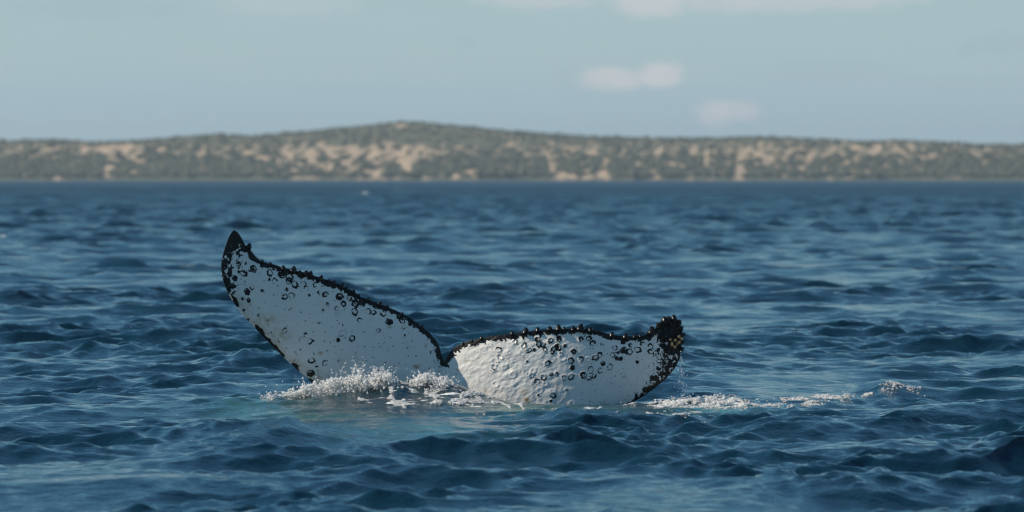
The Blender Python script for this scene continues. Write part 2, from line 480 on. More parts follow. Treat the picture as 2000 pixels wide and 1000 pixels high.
NB = 26000
bxs = rng.uniform(-600, 620, NB); bys = ISL_Y + 4 + 330 * rng.random(NB) ** 1.6
bz = island_h(bxs, bys)
bs = sand_mask(bxs, bys, bz)
keep = (rng.random(NB) > sstep(0.25, 0.6, bs) * 0.96) & (bz > 0.3)
bxs, bys, bz = bxs[keep], bys[keep], bz[keep]
bsz = (rng.gamma(5, 0.30, len(bxs)) + 0.4) * np.interp(bz, [14, 24], [1, .55])
V, Fc = scatter(np.stack([bxs, bys, bz + bsz * 0.35], 1), np.stack([bsz * 1.2, bsz * 1.2, bsz * 0.8], 1), (OCT_V, OCT_F), 0.35, 3, squash=1)
m_scrub, nt = mat('scrub_leaves')
oi = nt.n('ShaderNodeNewGeometry')
p = nt.n('ShaderNodeBsdfPrincipled'); p.inputs['Roughness'].default_value = 0.9; p.inputs['Specular IOR Level'].default_value = 0.1
nt.set(p.inputs['Base Color'], nt.mix(nt.noise(oi.outputs['Position'], 0.12, 3.0), (0.045, 0.055, 0.036, 1), (0.13, 0.13, 0.085, 1)))
finish(nt, p.outputs[0])
scrub = mesh_from_arrays('scrub', V, Fc, m_scrub, smooth=False)
tag(scrub, 'grey green scrub bushes covering the far island dunes', 'scrub', kind='stuff')

# ------------------------------------------------------------------ the whale's tail
def resample(pts, n, pw=1.0):
    pts = np.array(pts, float)
    # Catmull-Rom through the points, then equal arc length
    P = np.vstack([2 * pts[0] - pts[1], pts, 2 * pts[-1] - pts[-2]])
    out = []
    for i in range(1, len(P) - 2):
        t = np.linspace(0, 1, 40, endpoint=False)[:, None]
        p0, p1, p2, p3 = P[i - 1], P[i], P[i + 1], P[i + 2]
        out.append(0.5 * (2 * p1 + (p2 - p0) * t + (2 * p0 - 5 * p1 + 4 * p2 - p3) * t ** 2 + (3 * p1 - p0 - 3 * p2 + p3) * t ** 3))
    out.append(pts[-1:]); c = np.vstack(out)
    d = np.concatenate([[0], np.cumsum(np.hypot(*np.diff(c, axis=0).T))])
    q = np.linspace(0, 1, n) ** pw * d[-1]
    return np.stack([np.interp(q, d, c[:, 0]), np.interp(q, d, c[:, 1])], 1)

T_L = [(868, 707), (863, 694), (857, 675), (847, 660), (831, 644), (806, 625), (782, 611), (756, 599), (735, 591), (708, 581), (690, 570), (668, 558), (645, 549), (620, 541),
       (595, 533), (562, 525), (532, 517), (509, 510), (498, 500), (488, 488), (479, 479), (472, 465), (465, 455), (457, 449)]
L_L = [(868, 985), (820, 935), (760, 880), (700, 830), (650, 786), (610, 748), (580, 722), (552, 696), (525, 669), (500, 643), (478, 620), (462, 599), (450, 580), (441, 562), (435, 545),
       (432, 525), (433, 508), (438, 488), (444, 470), (450, 457), (457, 449)]
T_R = [(868, 707), (873, 696), (880, 686), (890, 678), (904, 671), (930, 663), (960, 657), (990, 653), (1020, 649), (1060, 645), (1100, 643), (1135, 642), (1165, 646), (1190, 653),
       (1215, 657), (1240, 657), (1262, 655), (1274, 648), (1284, 638), (1293, 626), (1303, 621), (1318, 619)]
L_R = [(868, 985), (930, 950), (1000, 912), (1080, 870), (1150, 832), (1205, 801), (1245, 781), (1275, 761), (1300, 740), (1318, 719), (1328, 698), (1331, 678), (1332, 658), (1331, 643), (1327, 629), (1318, 619)]
NS, NTT, NBK = 430, 250, 18

def depth_px(px, py):
    """how far the skin stands from the FLUKE_Y plane (m)"""
    xm = (px - 868) / 198.8; zm = (800 - py) / 198.8
    left = 0.24 * xm - 0.03 * xm * xm
    right = -0.54 * xm * (1 - xm / 2.2)
    k = sstep(-0.12, 0.12, xm)
    return left * (1 - k) + right * k + LEAN * zm
LEAN = -0.03

# marks: (px, py, radius, weight, width, fill)
def conv(lst, ox, oy, sc):
    return [(ox + a / sc, oy + b / sc, r / sc, wgt, fl) for a, b, r, wgt, fl in lst]
MARKS = conv([(210, 315, 18, 1, 0), (265, 292, 17, 1, .6), (353, 313, 15, .9, 0), (378, 357, 14, .6, 0), (425, 325, 18, 1, 1), (405, 322, 10, 1, 1), (460, 338, 20, 1, .2), (456, 358, 16, 1, .3), (487, 375, 16, 1, 0),
    (257, 390, 14, .6, 0), (205, 362, 13, .4, 0), (165, 345, 13, 1, 1), (228, 415, 14, 1, 1), (238, 462, 9, .9, 1), (435, 443, 14, 1, .2), (470, 436, 16, .65, 0), (535, 375, 14, .5, 0), (550, 400, 14, .5, 0), (600, 378, 12, .6, 0),
    (655, 430, 15, .9, .4), (672, 375, 15, 1, 1), (732, 438, 16, 1, .2), (752, 482, 12, .9, 0), (718, 508, 13, .6, 0), (665, 485, 9, .6, 0), (715, 540, 12, .35, 0), (785, 450, 13, .7, 0), (815, 480, 18, 1, .4),
    (812, 525, 17, .7, 0), (435, 628, 15, .6, 0), (547, 652, 10, .6, 0), (570, 684, 13, .6, 0), (297, 545, 10, .5, 0), (745, 637, 19, .3, 0), (800, 668, 15, .7, .3), (725, 678, 7, .9, 1),
    (578, 788, 16, .9, 0), (655, 802, 16, .65, 0), (573, 858, 17, 1, .8), (212, 517, 5, 1, 1), (605, 820, 4, .8, 1), (340, 680, 15, 1, 1), (355, 700, 10, 1, 1), (290, 625, 7, 1, 1), (130, 470, 8, .9, 1), (555, 900, 9, 1, 1),
    (310, 410, 7, .6, 1), (445, 405, 9, .6, 1), (565, 435, 6, .6, 1), (640, 515, 5, .6, 1), (350, 350, 6, .6, 1), (118, 345, 16, .8, 0), (140, 375, 14, .7, 0), (205, 455, 6, .8, 1), (620, 420, 8, .6, 0)], 400, 420, 2.777)
MARKS += conv([(35, 292, 14, .9, 0), (12, 250, 20, 1, .5), (105, 290, 20, 1, .5), (103, 338, 19, .7, 0), (185, 337, 17, .7, 0), (217, 345, 14, .7, 0), (278, 352, 15, .8, 0), (135, 393, 16, .6, 0), (312, 402, 19, 1, 1),
    (393, 395, 16, .8, 0), (28, 467, 19, .35, 0), (85, 502, 15, .8, .2), (248, 455, 13, .6, 0), (150, 282, 20, 1, 1), (70, 250, 12, .6, 0), (5, 510, 7, 1, 1), (408, 487, 5, .5, 1), (440, 420, 8, .5, 1)], 660, 500, 3.127)
MARKS += conv([(493, 360, 23, .65, .2), (505, 420, 24, .5, 0), (455, 505, 24, .5, .1), (632, 293, 20, .65, 0), (707, 325, 22, .7, 0), (752, 365, 21, .7, 0), (835, 310, 23, 1, .1), (870, 318, 21, 1, 0), (935, 282, 21, 1, .2),
    (1005, 270, 21, 1, .5), (885, 355, 17, .8, 0), (960, 355, 19, 1, .3), (1000, 338, 26, 1, 1), (945, 380, 17, .8, 0), (1195, 272, 17, 1, .3), (1132, 375, 17, 1, .3), (1108, 455, 26, .9, .3), (1120, 515, 18, 1, .8),
    (910, 475, 23, 1, .15), (820, 632, 22, .85, 0), (875, 595, 25, .8, 0), (940, 570, 14, .65, 0), (985, 570, 14, .65, 0), (772, 580, 21, .4, 0), (1050, 600, 21, .8, 0), (1110, 590, 24, .8, 0), (1208, 580, 20, 1, .3),
    (1195, 440, 21, .55, 0), (955, 748, 23, .8, 0), (937, 795, 8, 1, 1), (295, 318, 9, .9, 1), (830, 748, 5, .9, 1), (735, 458, 5, .9, 1), (825, 275, 20, .9, .5), (1060, 325, 10, .9, 1), (800, 360, 10, .8, 1), (1025, 395, 14, .5, 0)], 860, 600, 4.346)
MARKS += conv([(147, 303, 16, .8, 0), (208, 297, 20, 1, .1), (240, 335, 21, 1, .2), (85, 400, 16, 1, .4), (145, 465, 18, .6, 0), (197, 467, 19, .4, 0), (262, 452, 24, 1, .3), (298, 432, 19, .8, 0), (325, 498, 16, .9, 1),
    (380, 528, 24, .7, 0), (225, 552, 24, .7, 0), (302, 557, 21, .7, 0), (168, 595, 25, 1, .3), (210, 618, 19, .7, 0), (250, 600, 17, .8, .3), (420, 370, 20, .65, 0), (405, 428, 20, .7, 0), (440, 400, 18, .7, 0), (490, 392, 24, 1, 1),
    (540, 405, 23, 1, .2), (550, 352, 13, .9, 0), (605, 388, 26, 1, .2), (490, 320, 20, 1, .9), (440, 460, 14, 1, 1), (468, 461, 13, 1, 1), (605, 490, 9, 1, 1), (712, 362, 20, .7, 0), (712, 405, 20, .8, 0), (755, 420, 22, .8, 0),
    (785, 293, 21, 1, .4), (797, 338, 21, 1, 0), (770, 390, 10, 1, 1), (835, 400, 16, 1, 1), (870, 402, 22, 1, 1), (825, 460, 22, 1, .2), (490, 592, 21, .3, 0), (640, 340, 11, .8, 0), (730, 618, 18, 1, 1), (755, 605, 10, .9, 1), (775, 545, 12, .9, 1),
    (820, 500, 12, 1, 1), (840, 540, 16, 1, 1), (870, 500, 16, 1, 1), (800, 580, 12, 1, 1), (385, 655, 14, .3, 0), (25, 715, 10, .5, 0), (400, 858, 7, 1, 1), (320, 340, 12, .4, 0), (380, 290, 14, .8, 1)], 1100, 590, 4.168)
STAINS = conv([(300, 500, 60, .0, 0)], 400, 420, 2.777)
STAINS = [(545, 655, 26, 14, .45), (520, 625, 22, 10, .5), (618, 735, 18, 10, .55), (626, 690, 5, 4, .7), (760, 638, 4, 4, .8), (786, 641, 3, 3, .6), (813, 717, 6, 4, .8), (1028, 782, 6, 6, .95), (947, 765, 6, 4, .6), (1090, 755, 6, 4, .4),
          (1023, 765, 6, 6, .5), (832, 676, 3, 4, .6), (796, 678, 3, 3, .5), (668, 708, 10, 12, .25), (914, 706, 4, 3, .6), (700, 700, 14, 10, .15), (480, 600, 10, 14, .35), (894, 722, 3, 3, .6)]

def skin(px, py, de_t, de_l, right):
    """pigment, stain, relief (m) at photo positions; de_t, de_l = distance to trailing / leading edge in px"""
    n1 = fbm(px * 0.11, py * 0.11, 3, 81); n2 = fbm(px * 0.28, py * 0.28, 2, 85); n3 = fbm(px * .04, py * .04, 3, 88)
    # dark margin along the ragged trailing edge
    wd = 8.5 + 7.0 * n1 + 4 * n2
    pig = sstep(1.8, -1.8, de_t - np.maximum(wd + (1.5 if right else 1.5), 2.5))
    notch = np.hypot(px - 866, (py - 698) * 0.8)
    pig = np.maximum(pig, sstep(2.5, -1.5, notch - 9 - 9 * n2))
    if not right:
        tip = (498 - py) + 0.22 * (440 - px) + 34 * n1 + 16 * n2
        pig = np.maximum(pig, sstep(-5, 5, tip + 2))
        band = (17 + 26 * n1 + 14 * n2) * sstep(600, 545, py) - de_l
        pig = np.maximum(pig, sstep(-2, 3, band) * sstep(598, 560, py) * sstep(-.35, .0, n2 + .2))
        pig = np.maximum(pig, sstep(1.5, -.5, de_l - 3.5 - 8 * n3) * (n3 > 0.02))
        freck = sstep(0.22, .4, .6 * n2 + .7 * n1 + np.exp(-((px - 460) / 24) ** 2 - ((py - 512) / 40) ** 2) * .4 - .16)
    else:
        tip = (px - 1283) * .75 + (672 - py) * .42 - 6 + 30 * n1 + 14 * n2
        pig = np.maximum(pig, sstep(-4, 4, tip) * sstep(705, 680, py + 20 * n2))
        band = (15 + 30 * n1 + 18 * n2) * sstep(1200, 1290, px) * sstep(640, 690, py) - de_l
        pig = np.maximum(pig, sstep(-2, 2, band))
        pig = np.maximum(pig, sstep(1.2, -.8, de_l - 3.0 - 2 * n2))
        freck = sstep(0.3, .42, n2 + np.exp(-((px - 1300) / 26) ** 2 - ((py - 710) / 42) ** 2) * .45 - .14)
    pig = np.maximum(pig, freck)
    # sprinkled specks
    sp = perlin(px * .33, py * .33, 93) + .25 * perlin(px * .05, py * .05, 94) + .25 * np.exp(-de_t / 45)
    pig = np.maximum(pig, .85 * sstep(.74, .82, sp))
    rel = 0.0035 * n3 + 0.0012 * n1
    bumpy = np.exp(-((px - 985) / 120) ** 2) * sstep(870, 900, px) if right else 0 * px
    rel = rel + bumpy * (0.008 * fbm(px * .045 + .03 * py, py * .06, 4, 96) + 0.005 * (0.35 - np.abs(perlin(px * .075, py * .075, 99))))
    gq = np.random.default_rng(77)
    for (cx, cy, r, wgt, fl) in MARKS:
        r *= 1.12
        el = gq.uniform(.86, 1.1); phs = gq.uniform(0, 6.28); a0 = gq.uniform(0, 6.28); nn = gq.integers(0, 200)
        sel = (np.abs(px - cx) < r * 2.2 + 3) & (np.abs(py - cy) < r * 2.2 + 3)
        if not sel.any(): continue
        ddx, ddy = px[sel] - cx, (py[sel] - cy) * el
        ang = np.arctan2(ddy, ddx)
        rr_ = np.hypot(ddx, ddy) * (1 + .10 * np.sin(2 * ang + phs) + .07 * np.sin(5 * ang + 2 * phs)) + .7 * n2[sel]
        wth = (0.6 + .75 * wgt) * (1 + .5 * np.sin(ang + a0))
        ring = np.exp(-((rr_ - r * .82) / np.maximum(wth, .5)) ** 2)
        gap = sstep(-.62 + (1 - wgt) * .9, -.25 + (1 - wgt) * .9, np.cos(ang + a0 + nn) * .7 + 1.2 * n2[sel] + .3)
        val = np.minimum(1, ring * 1.35) * (0.25 + 0.75 * gap) * min(1, .25 + .85 * wgt)
        if fl > 0:
            val = np.maximum(val, min(1, fl * 1.1) * sstep(r * .95, r * .45, rr_ + r * .7 * (n1[sel] + n2[sel])))
        pig[sel] = np.maximum(pig[sel], val)
        rel[sel] += .004 * np.exp(-((rr_ - r * .8) / 2) ** 2) - .002 * (rr_ < r * .6)
    if right:                      # old healed scars, relief only
        for i in range(34):
            cx, cy, r = gq.uniform(890, 1160), gq.uniform(660, 790), gq.uniform(3.5, 7)
            q = np.hypot(px - cx, py - cy)
            rel += gq.uniform(.0012, .0036) * np.exp(-((q - r) / 1.7) ** 2)
    st = np.zeros_like(px)
    for cx, cy, rx, ry, k in STAINS:
        st = np.maximum(st, k * np.exp(-((px - cx) / rx) ** 2 - ((py - cy) / ry) ** 2 * 1.0) * np.clip(1 + 2.2 * n1, 0, 1.3))
    if not right:
        st = np.maximum(st, .55 * np.exp(-(de_l / 16) ** 2) * sstep(545, 600, py) * np.clip(.8 + 1.5 * n3, 0, 1.2))
    return np.clip(pig, 0, 1), np.clip(st, 0, 1), rel

verts, faces, A_p, A_s = [], [], [], []
vbase = 0
for T, Lc, right in ((T_L, L_L, False), (T_R, L_R, True)):
    tc_, lc_ = resample(T, NS), resample(Lc, NS, 0.92)
    # small raggedness on the trailing edge
    sarr = np.arange(NS)
    edge_n = 2.2 * perlin(sarr * .085, 0 * sarr + .5, 101) + 1.2 * perlin(sarr * .23, 0 * sarr + .7, 102)
    edge_n *= sstep(6, 30, sarr) * sstep(NS - 1, NS - 25, sarr)
    tc_[:, 1] -= np.abs(edge_n)
    s = np.linspace(0, 1, NS)[:, None]
    t = np.linspace(0, 1, NTT)[None, :] ** 1.0
    PX = tc_[:, :1] * (1 - t) + lc_[:, :1] * t
    PY = tc_[:, 1:] * (1 - t) + lc_[:, 1:] * t
    # distances to the edges, in px
    flat = np.stack([PX.ravel(), PY.ravel()], 1)
    def edist(c):
        cs = c[::3]; out = np.empty(len(flat))
        for i in range(0, len(flat), 20000):
            q = flat[i:i + 20000]
            out[i:i + 20000] = np.sqrt(((q[:, None] - cs[None]) ** 2).sum(-1)).min(1)
        return out
    de_t, de_l = edist(tc_).reshape(PX.shape), edist(lc_).reshape(PX.shape)
    pig, st, rel = skin(PX.ravel(), PY.ravel(), de_t.ravel(), de_l.ravel(), right)
    pig, st, rel = (a.reshape(PX.shape) for a in (pig, st, rel))
    chord = np.hypot(tc_[:, 0] - lc_[:, 0], tc_[:, 1] - lc_[:, 1])[:, None] / 198.8
    tmax = np.minimum(0.115 * chord, 0.30)
    def profile(t):                      # 0 at both rims, fullest towards the leading edge
        return (np.maximum(t, 0) ** .75) * np.sqrt(np.maximum(1 - t, 0)) * 1.75
    rim = sstep(0, .03, t) * sstep(1, .97, t)
    Yf = FLUKE_Y + depth_px(PX, PY) - tmax * .55 * profile(t) - rel * rim
    X = (PX - 1000) / F_PX * Yf; Z = CAM_H - (PY - HORIZON) / F_PX * Yf
    verts.append(np.stack([X, Yf, Z], -1).reshape(-1, 3)); A_p.append(pig.ravel()); A_s.append(st.ravel())
    faces.append(grid_faces(NS, NTT, vbase, flip=right))
    fb = vbase; vbase += NS * NTT
    # back skin: own inner rows, shares the rims
    tb = np.linspace(0, 1, NBK)[None, :]
    BX = tc_[:, :1] * (1 - tb) + lc_[:, :1] * tb; BY = tc_[:, 1:] * (1 - tb) + lc_[:, 1:] * tb
    Yb = FLUKE_Y + depth_px(BX, BY) + tmax * .55 * profile(tb) + 0.012 * np.sqrt(np.maximum(tb * (1 - tb), 0))
    Xb = (BX - 1000) / F_PX * (FLUKE_Y + depth_px(BX, BY)); Zb = CAM_H - (BY - HORIZON) / F_PX * (FLUKE_Y + depth_px(BX, BY))
    inner = np.stack([Xb, Yb, Zb], -1)[:, 1:-1]
    verts.append(inner.reshape(-1, 3)); A_p.append(np.full(inner.shape[0] * inner.shape[1], .96)); A_s.append(np.zeros(inner.shape[0] * inner.shape[1]))
    idx = np.empty((NS, NBK), int)
    idx[:, 0] = fb + np.arange(NS) * NTT; idx[:, -1] = fb + np.arange(NS) * NTT + NTT - 1
    idx[:, 1:-1] = vbase + np.arange(NS * (NBK - 2)).reshape(NS, NBK - 2)
    vbase += NS * (NBK - 2)
    q = np.stack([idx[:-1, :-1], idx[:-1, 1:], idx[1:, 1:], idx[1:, :-1]], -1).reshape(-1, 4)
    faces.append(q if right else q[:, ::-1])

m_whale, nt = mat('whale_skin')
geo = nt.n('ShaderNodeNewGeometry'); pos = geo.outputs['Position']
nz1 = nt.noise(pos, 6.0, 5.0, 0.6); nz2 = nt.noise(pos, 45.0, 3.0, 0.6); nz3 = nt.noise(pos, 120.0, 2.0, .6)
whitec = nt.mix(nz1, (0.58, 0.59, 0.58, 1), (0.70, 0.69, 0.66, 1))
whitec = nt.mix(nt.m('MULTIPLY', nt.ss(nz2, .6, .75), .12), whitec, (0.40, 0.43, 0.43, 1))
whitec = nt.mix(nt.attr('stain'), whitec, (0.36, 0.25, 0.12, 1))
blackc = nt.mix(nz2, (0.003, 0.0035, 0.004, 1), (0.010, 0.010, 0.011, 1))
pg = nt.ss(nt.m('ADD', nt.attr('pigment'), nt.m('MULTIPLY', nt.m('SUBTRACT', nz3, .5), .35)), .30, .60)
p = nt.n('ShaderNodeBsdfPrincipled')
nt.set(p.inputs['Base Color'], nt.mix(pg, whitec, blackc))
nt.set(p.inputs['Roughness'], nt.m('ADD', .22, nt.m('MULTIPLY', nz2, .30)))
nt.set(p.inputs['Specular IOR Level'], nt.m('SUBTRACT', .42, nt.m('MULTIPLY', pg, .2)))
bump = nt.n('ShaderNodeBump'); bump.inputs['Strength'].default_value = 0.25; bump.inputs['Distance'].default_value = 0.006
nt.set(bump.inputs['Height'], nt.m('ADD', nz2, nt.m('MULTIPLY', pg, nt.m('MULTIPLY', nz3, .25)))); nt.set(p.inputs['Normal'], bump.outputs[0])
finish(nt, p.outputs[0])
allv = np.vstack(verts)
pivot = np.array([(868 - 1000) / F_PX * FLUKE_Y, FLUKE_Y, 0.0])
whale = mesh_from_arrays('whale_tail', allv - pivot, np.vstack(faces), m_whale, attrs={'pigment': np.concatenate(A_p), 'stain': np.concatenate(A_s)})
whale.location = pivot
tag(whale, 'white whale tail with black ragged edges and ring scars rising from the sea', 'whale')

# barnacles and knobs along the ragged edge: parts of the tail
m_knob, nt = mat('barnacle_dark')
geo = nt.n('ShaderNodeNewGeometry')
p = nt.n('ShaderNodeBsdfPrincipled'); p.inputs['Roughness'].default_value = 0.25; p.inputs['Specular IOR Level'].default_value = 0.25
nt.set(p.inputs['Base Color'], nt.mix(nt.noise(geo.outputs['Position'], 60.0, 3.0), (0.003, 0.003, 0.004, 1), (0.010, 0.010, 0.010, 1)))
finish(nt, p.outputs[0])
m_tan_sunlit, nt = mat('barnacle_tan_sunlit')
geo = nt.n('ShaderNodeNewGeometry')
p = nt.n('ShaderNodeBsdfPrincipled'); p.inputs['Roughness'].default_value = 0.3
nt.set(p.inputs['Base Color'], nt.mix(nt.noise(geo.outputs['Position'], 70.0, 3.0), (0.45, 0.17, 0.03, 1), (0.85, 0.62, 0.30, 1)))  # tan shell, with warm sunlit brightness painted into the base colour
finish(nt, p.outputs[0])
def knob_mesh(name, seed, m):
    gq = np.random.default_rng(seed)
    rings = [(0.0, -.6), (1.05, -.5), (.95, -.1), (.72, .35), (.48, .75), (.22, .95), (0.0, 1.0)]
    n = 8; vs, fs = [], []
    vs.append((0, 0, -.6))
    for r, z in rings[1:-1]:
        for i in range(n):
            a = i / n * 2 * math.pi; q = r * gq.uniform(.8, 1.2)
            vs.append((q * math.cos(a), q * math.sin(a), z + gq.uniform(-.08, .08)))
    vs.append((0, 0, 1.0))
    nr_ = len(rings) - 2
    for i in range(n):
        fs.append((0, 1 + (i + 1) % n, 1 + i))
        for k in range(nr_ - 1):
            a = 1 + k * n + i; b = 1 + k * n + (i + 1) % n
            fs.append((a, b, b + n)); fs.append((a, b + n, a + n))
        fs.append((1 + (nr_ - 1) * n + i, 1 + (nr_ - 1) * n + (i + 1) % n, len(vs) - 1))
    me = bpy.data.meshes.new(name)
    me.from_pydata(vs, [], fs); me.update()
    me.polygons.foreach_set('use_smooth', np.ones(len(fs), bool))
    me.materials.append(m)
    return me
knob_meshes = [knob_mesh('barnacle', i, m_knob) for i in range(4)]
tan_sunlit_meshes = [knob_mesh('barnacle', 20 + i, m_tan_sunlit) for i in range(2)]
KNOBS = [(486, 482, 6, 60), (528, 518, 5, 80), (553, 524, 5, 80), (573, 528, 7, 70), (597, 535, 6, 75), (606, 536, 6, 65), (626, 544, 6, 60), (651, 552, 5, 60), (667, 559, 6, 65), (690, 571, 5, 60), (700, 578, 4, 60),
         (718, 585, 4, 65), (742, 594, 5, 60), (756, 600, 4, 60), (785, 613, 3, 60), (824, 638, 4, 50), (512, 512, 4, 60), (642, 549, 4, 60), (677, 564, 4, 60), (585, 532, 4, 70),
         (905, 671, 3, 110), (940, 661, 4, 105), (922, 666, 3, 105), (1000, 652, 5, 100), (1027, 648, 7, 95), (1050, 646, 6, 95), (1074, 644, 6, 90), (1091, 642, 7, 90), (1102, 644, 5, 90), (1120, 643, 6, 90), (1134, 642, 8, 90),
         (1153, 646, 6, 80), (1165, 648, 4, 80), (1195, 655, 6, 85), (1222, 658, 6, 90), (1240, 658, 5, 90), (1251, 658, 4, 90), (1273, 648, 9, 95), (1286, 637, 6, 110), (1298, 626, 7, 105), (1316, 623, 7, 85), (1306, 624, 6, 90),
         (1326, 631, 6, 50), (1330, 642, 5, 30), (1332, 654, 6, 10), (1332, 668, 5, 0), (1331, 682, 5, -10), (1327, 696, 4, -20)]
def add_knob(px, py, rpx, deg, meshes, front=0.0, squat=1.0, name='barnacle'):
    yv = FLUKE_Y + depth_px(px, py) - front
    o = bpy.data.objects.new(name, random.choice(meshes))
    scene.collection.objects.link(o); o.parent = whale
    r = rpx / 198.8
    o.location = Vector(((px - 1000) / F_PX * yv, yv, CAM_H - (py - HORIZON) / F_PX * yv)) - Vector(pivot)
    d = Vector((math.cos(R(deg)), 0 if front == 0 else -1.2, math.sin(R(deg)))).normalized()
    o.rotation_euler = d.to_track_quat('Z', 'Y').to_euler()
    o.scale = (r * 1.15, r * 1.15, r * squat * 1.2)
for px, py, r, a in KNOBS: add_knob(px, py, r, a + random.uniform(-12, 12), knob_meshes, name='edge_knob')
gq = np.random.default_rng(8)
for i in range(34):
    px, py = gq.uniform(1290, 1330), gq.uniform(627, 690)
    if (px - 1283) * .75 + (672 - py) * .42 < 4: continue
    add_knob(px, py, gq.uniform(2.5, 4.5), gq.uniform(0, 180), knob_meshes, front=.018, squat=.8)
for px, py, r in ((1312, 671, 3.2), (1319, 664, 2.8), (1325, 657, 2.8), (1318, 677, 2.6), (1326, 668, 2.4), (1331, 661, 2.6), (1309, 663, 2.0), (1322, 672, 1.8)):
    add_knob(px, py, r, gq.uniform(60, 180), tan_sunlit_meshes, front=.035, squat=1.1)

# ------------------------------------------------------------------ splash, foam and falling drops
m_spray, nt = mat('white_spray')
geo = nt.n('ShaderNodeNewGeometry')
p = nt.n('ShaderNodeBsdfPrincipled'); p.inputs['Roughness'].default_value = 0.2
p.inputs['Base Color'].default_value = (0.93, 0.94, 0.94, 1)
tr = nt.n('ShaderNodeBsdfTranslucent'); tr.inputs[0].default_value = (0.95, 0.96, 0.96, 1)
mx = nt.n('ShaderNodeMixShader'); mx.inputs[0].default_value = 0.6
nt.set(mx.inputs[1], p.outputs[0]); nt.set(mx.inputs[2], tr.outputs[0])
finish(nt, mx.outputs[0])

def water_z(x, y):
    x = np.asarray(x, float); y = np.asarray(y, float)
    rx, ry = x.copy(), y.copy(); sp = np.full(x.shape, .08)
    for _ in range(3):
        dx_, dy_, dz_ = sea(rx, ry, sp); rx, ry = x - dx_, y - dy_
    return sea(rx, ry, sp)[2]

gq = np.random.default_rng(99)
# crest of the splash in photo pixels: x, top of the dense froth, highest drops
CR = np.array([(520, 767, 764), (560, 762, 752), (590, 758, 746), (620, 750, 738), (650, 742, 728), (680, 738, 724), (700, 733, 715), (730, 735, 722), (750, 732, 722), (775, 742, 738), (800, 742, 738),
               (830, 737, 732), (860, 745, 741), (885, 752, 745), (910, 764, 758), (940, 776, 772), (965, 786, 783), (985, 796, 794)], float)
pts, szs = [], []
def put(px, py, yv, r):
    pts.append((( px - 1000) / F_PX * yv, yv, CAM_H - (py - HORIZON) / F_PX * yv)); szs.append(r)
def crest(px, k): return np.interp(px, CR[:, 0], CR[:, k])
def y_at(px): return 56.45 + .10 * (px - 1000) / 198.8
# lumps of froth: dense clusters strung along the crest, loose ones trailing down its face
LOW = ([520, 600, 700, 760, 850, 900, 950, 985], [771, 773, 770, 762, 755, 765, 782, 800])
PEAKS = ((604, 14, .4), (648, 15, .8), (697, 13, 1.0), (749, 15, 1.0), (832, 22, 1.0), (866, 12, .6), (925, 16, .35))
for j in range(520):
    cx = gq.uniform(560, 980) if j % 2 else gq.choice([612, 640, 668, 697, 712, 738, 752, 818, 832, 845, 870]) + gq.normal(0, 8)
    surge = sum(h_ * math.exp(-((cx - c_) / w_) ** 2) for c_, w_, h_ in PEAKS)
    if gq.random() > .28 + surge: continue
    top = float(crest(cx, 1)) + 4 * float(perlin(np.array([cx * .06]), np.array([.4]), 140)[0]) * 2; low = float(np.interp(cx, *LOW))
    f = gq.random() ** (1.2 if cx < 760 else 1.5)
    cy_ = top + (low - top) * f + 2 + 7 * max(0., .75 - surge) * (1 - f)
    rad = gq.uniform(1.5, 6.0) * (1.0 if cx < 880 else .6)
    n = int(gq.uniform(10, 26) * (1.25 - .7 * f))
    yc = y_at(cx) - gq.uniform(0, .22)
    ex, ey = gq.uniform(.7, 2.4), gq.uniform(.6, 1.2)
    big = gq.random() < .5
    for i in range(n):
        put(cx + gq.normal(0, rad * ex), cy_ + gq.normal(0, rad * ey), yc + gq.normal(0, .03), gq.gamma(3.0, .0025 if big else .0017) + .002)
for i in range(900):
    cx = 985 - 465 * gq.random() ** .8
    top = float(crest(cx, 1)); low = float(np.interp(cx, *LOW))
    put(cx, top + (low + 4 - top) * gq.random() ** .7 + gq.normal(0, 2), y_at(cx) - gq.uniform(0, .35), gq.gamma(2.5, .0018) + .0018)
# ballistic threads of drops
for j in range(52):
    sxp = gq.choice([596, 640, 655, 690, 700, 706, 738, 745, 752, 790, 830, 836, 868, 880]) + gq.normal(0, 7)
    top, hi_ = crest(sxp, 1), crest(sxp, 2)
    hgt = ((top - hi_) * gq.uniform(.3, 1.3) + 6) * (1.6 if gq.random() < .15 else 1); lean = gq.normal(4, 18)
    n = gq.integers(4, 14); yj = 56.3 + gq.uniform(-.15, .1)
    for i in range(n):
        f = i / n
        put(sxp + lean * f + gq.normal(0, 1.2), top + 6 - (hgt + 6) * (1 - (1 - f) ** 2) + gq.normal(0, 1.2), yj, (gq.gamma(3, .0019) + .0025) * (1 - .45 * f))
# high thread of single drops
for px, py in ((707, 697), (703, 706), (713, 702), (709, 709), (698, 714), (704, 718), (714, 712), (706, 724), (699, 728), (733, 717), (737, 722), (577, 735), (543, 752), (520, 755), (553, 745), (583, 745), (868, 727), (540, 765), (528, 769), (505, 769), (515, 771)):
    put(px + gq.normal(0, 1), py, 56.3, gq.uniform(.004, .008))
V, Fc = scatter(np.array(pts), np.array(szs), (OCT_V, OCT_F), .25, 5)
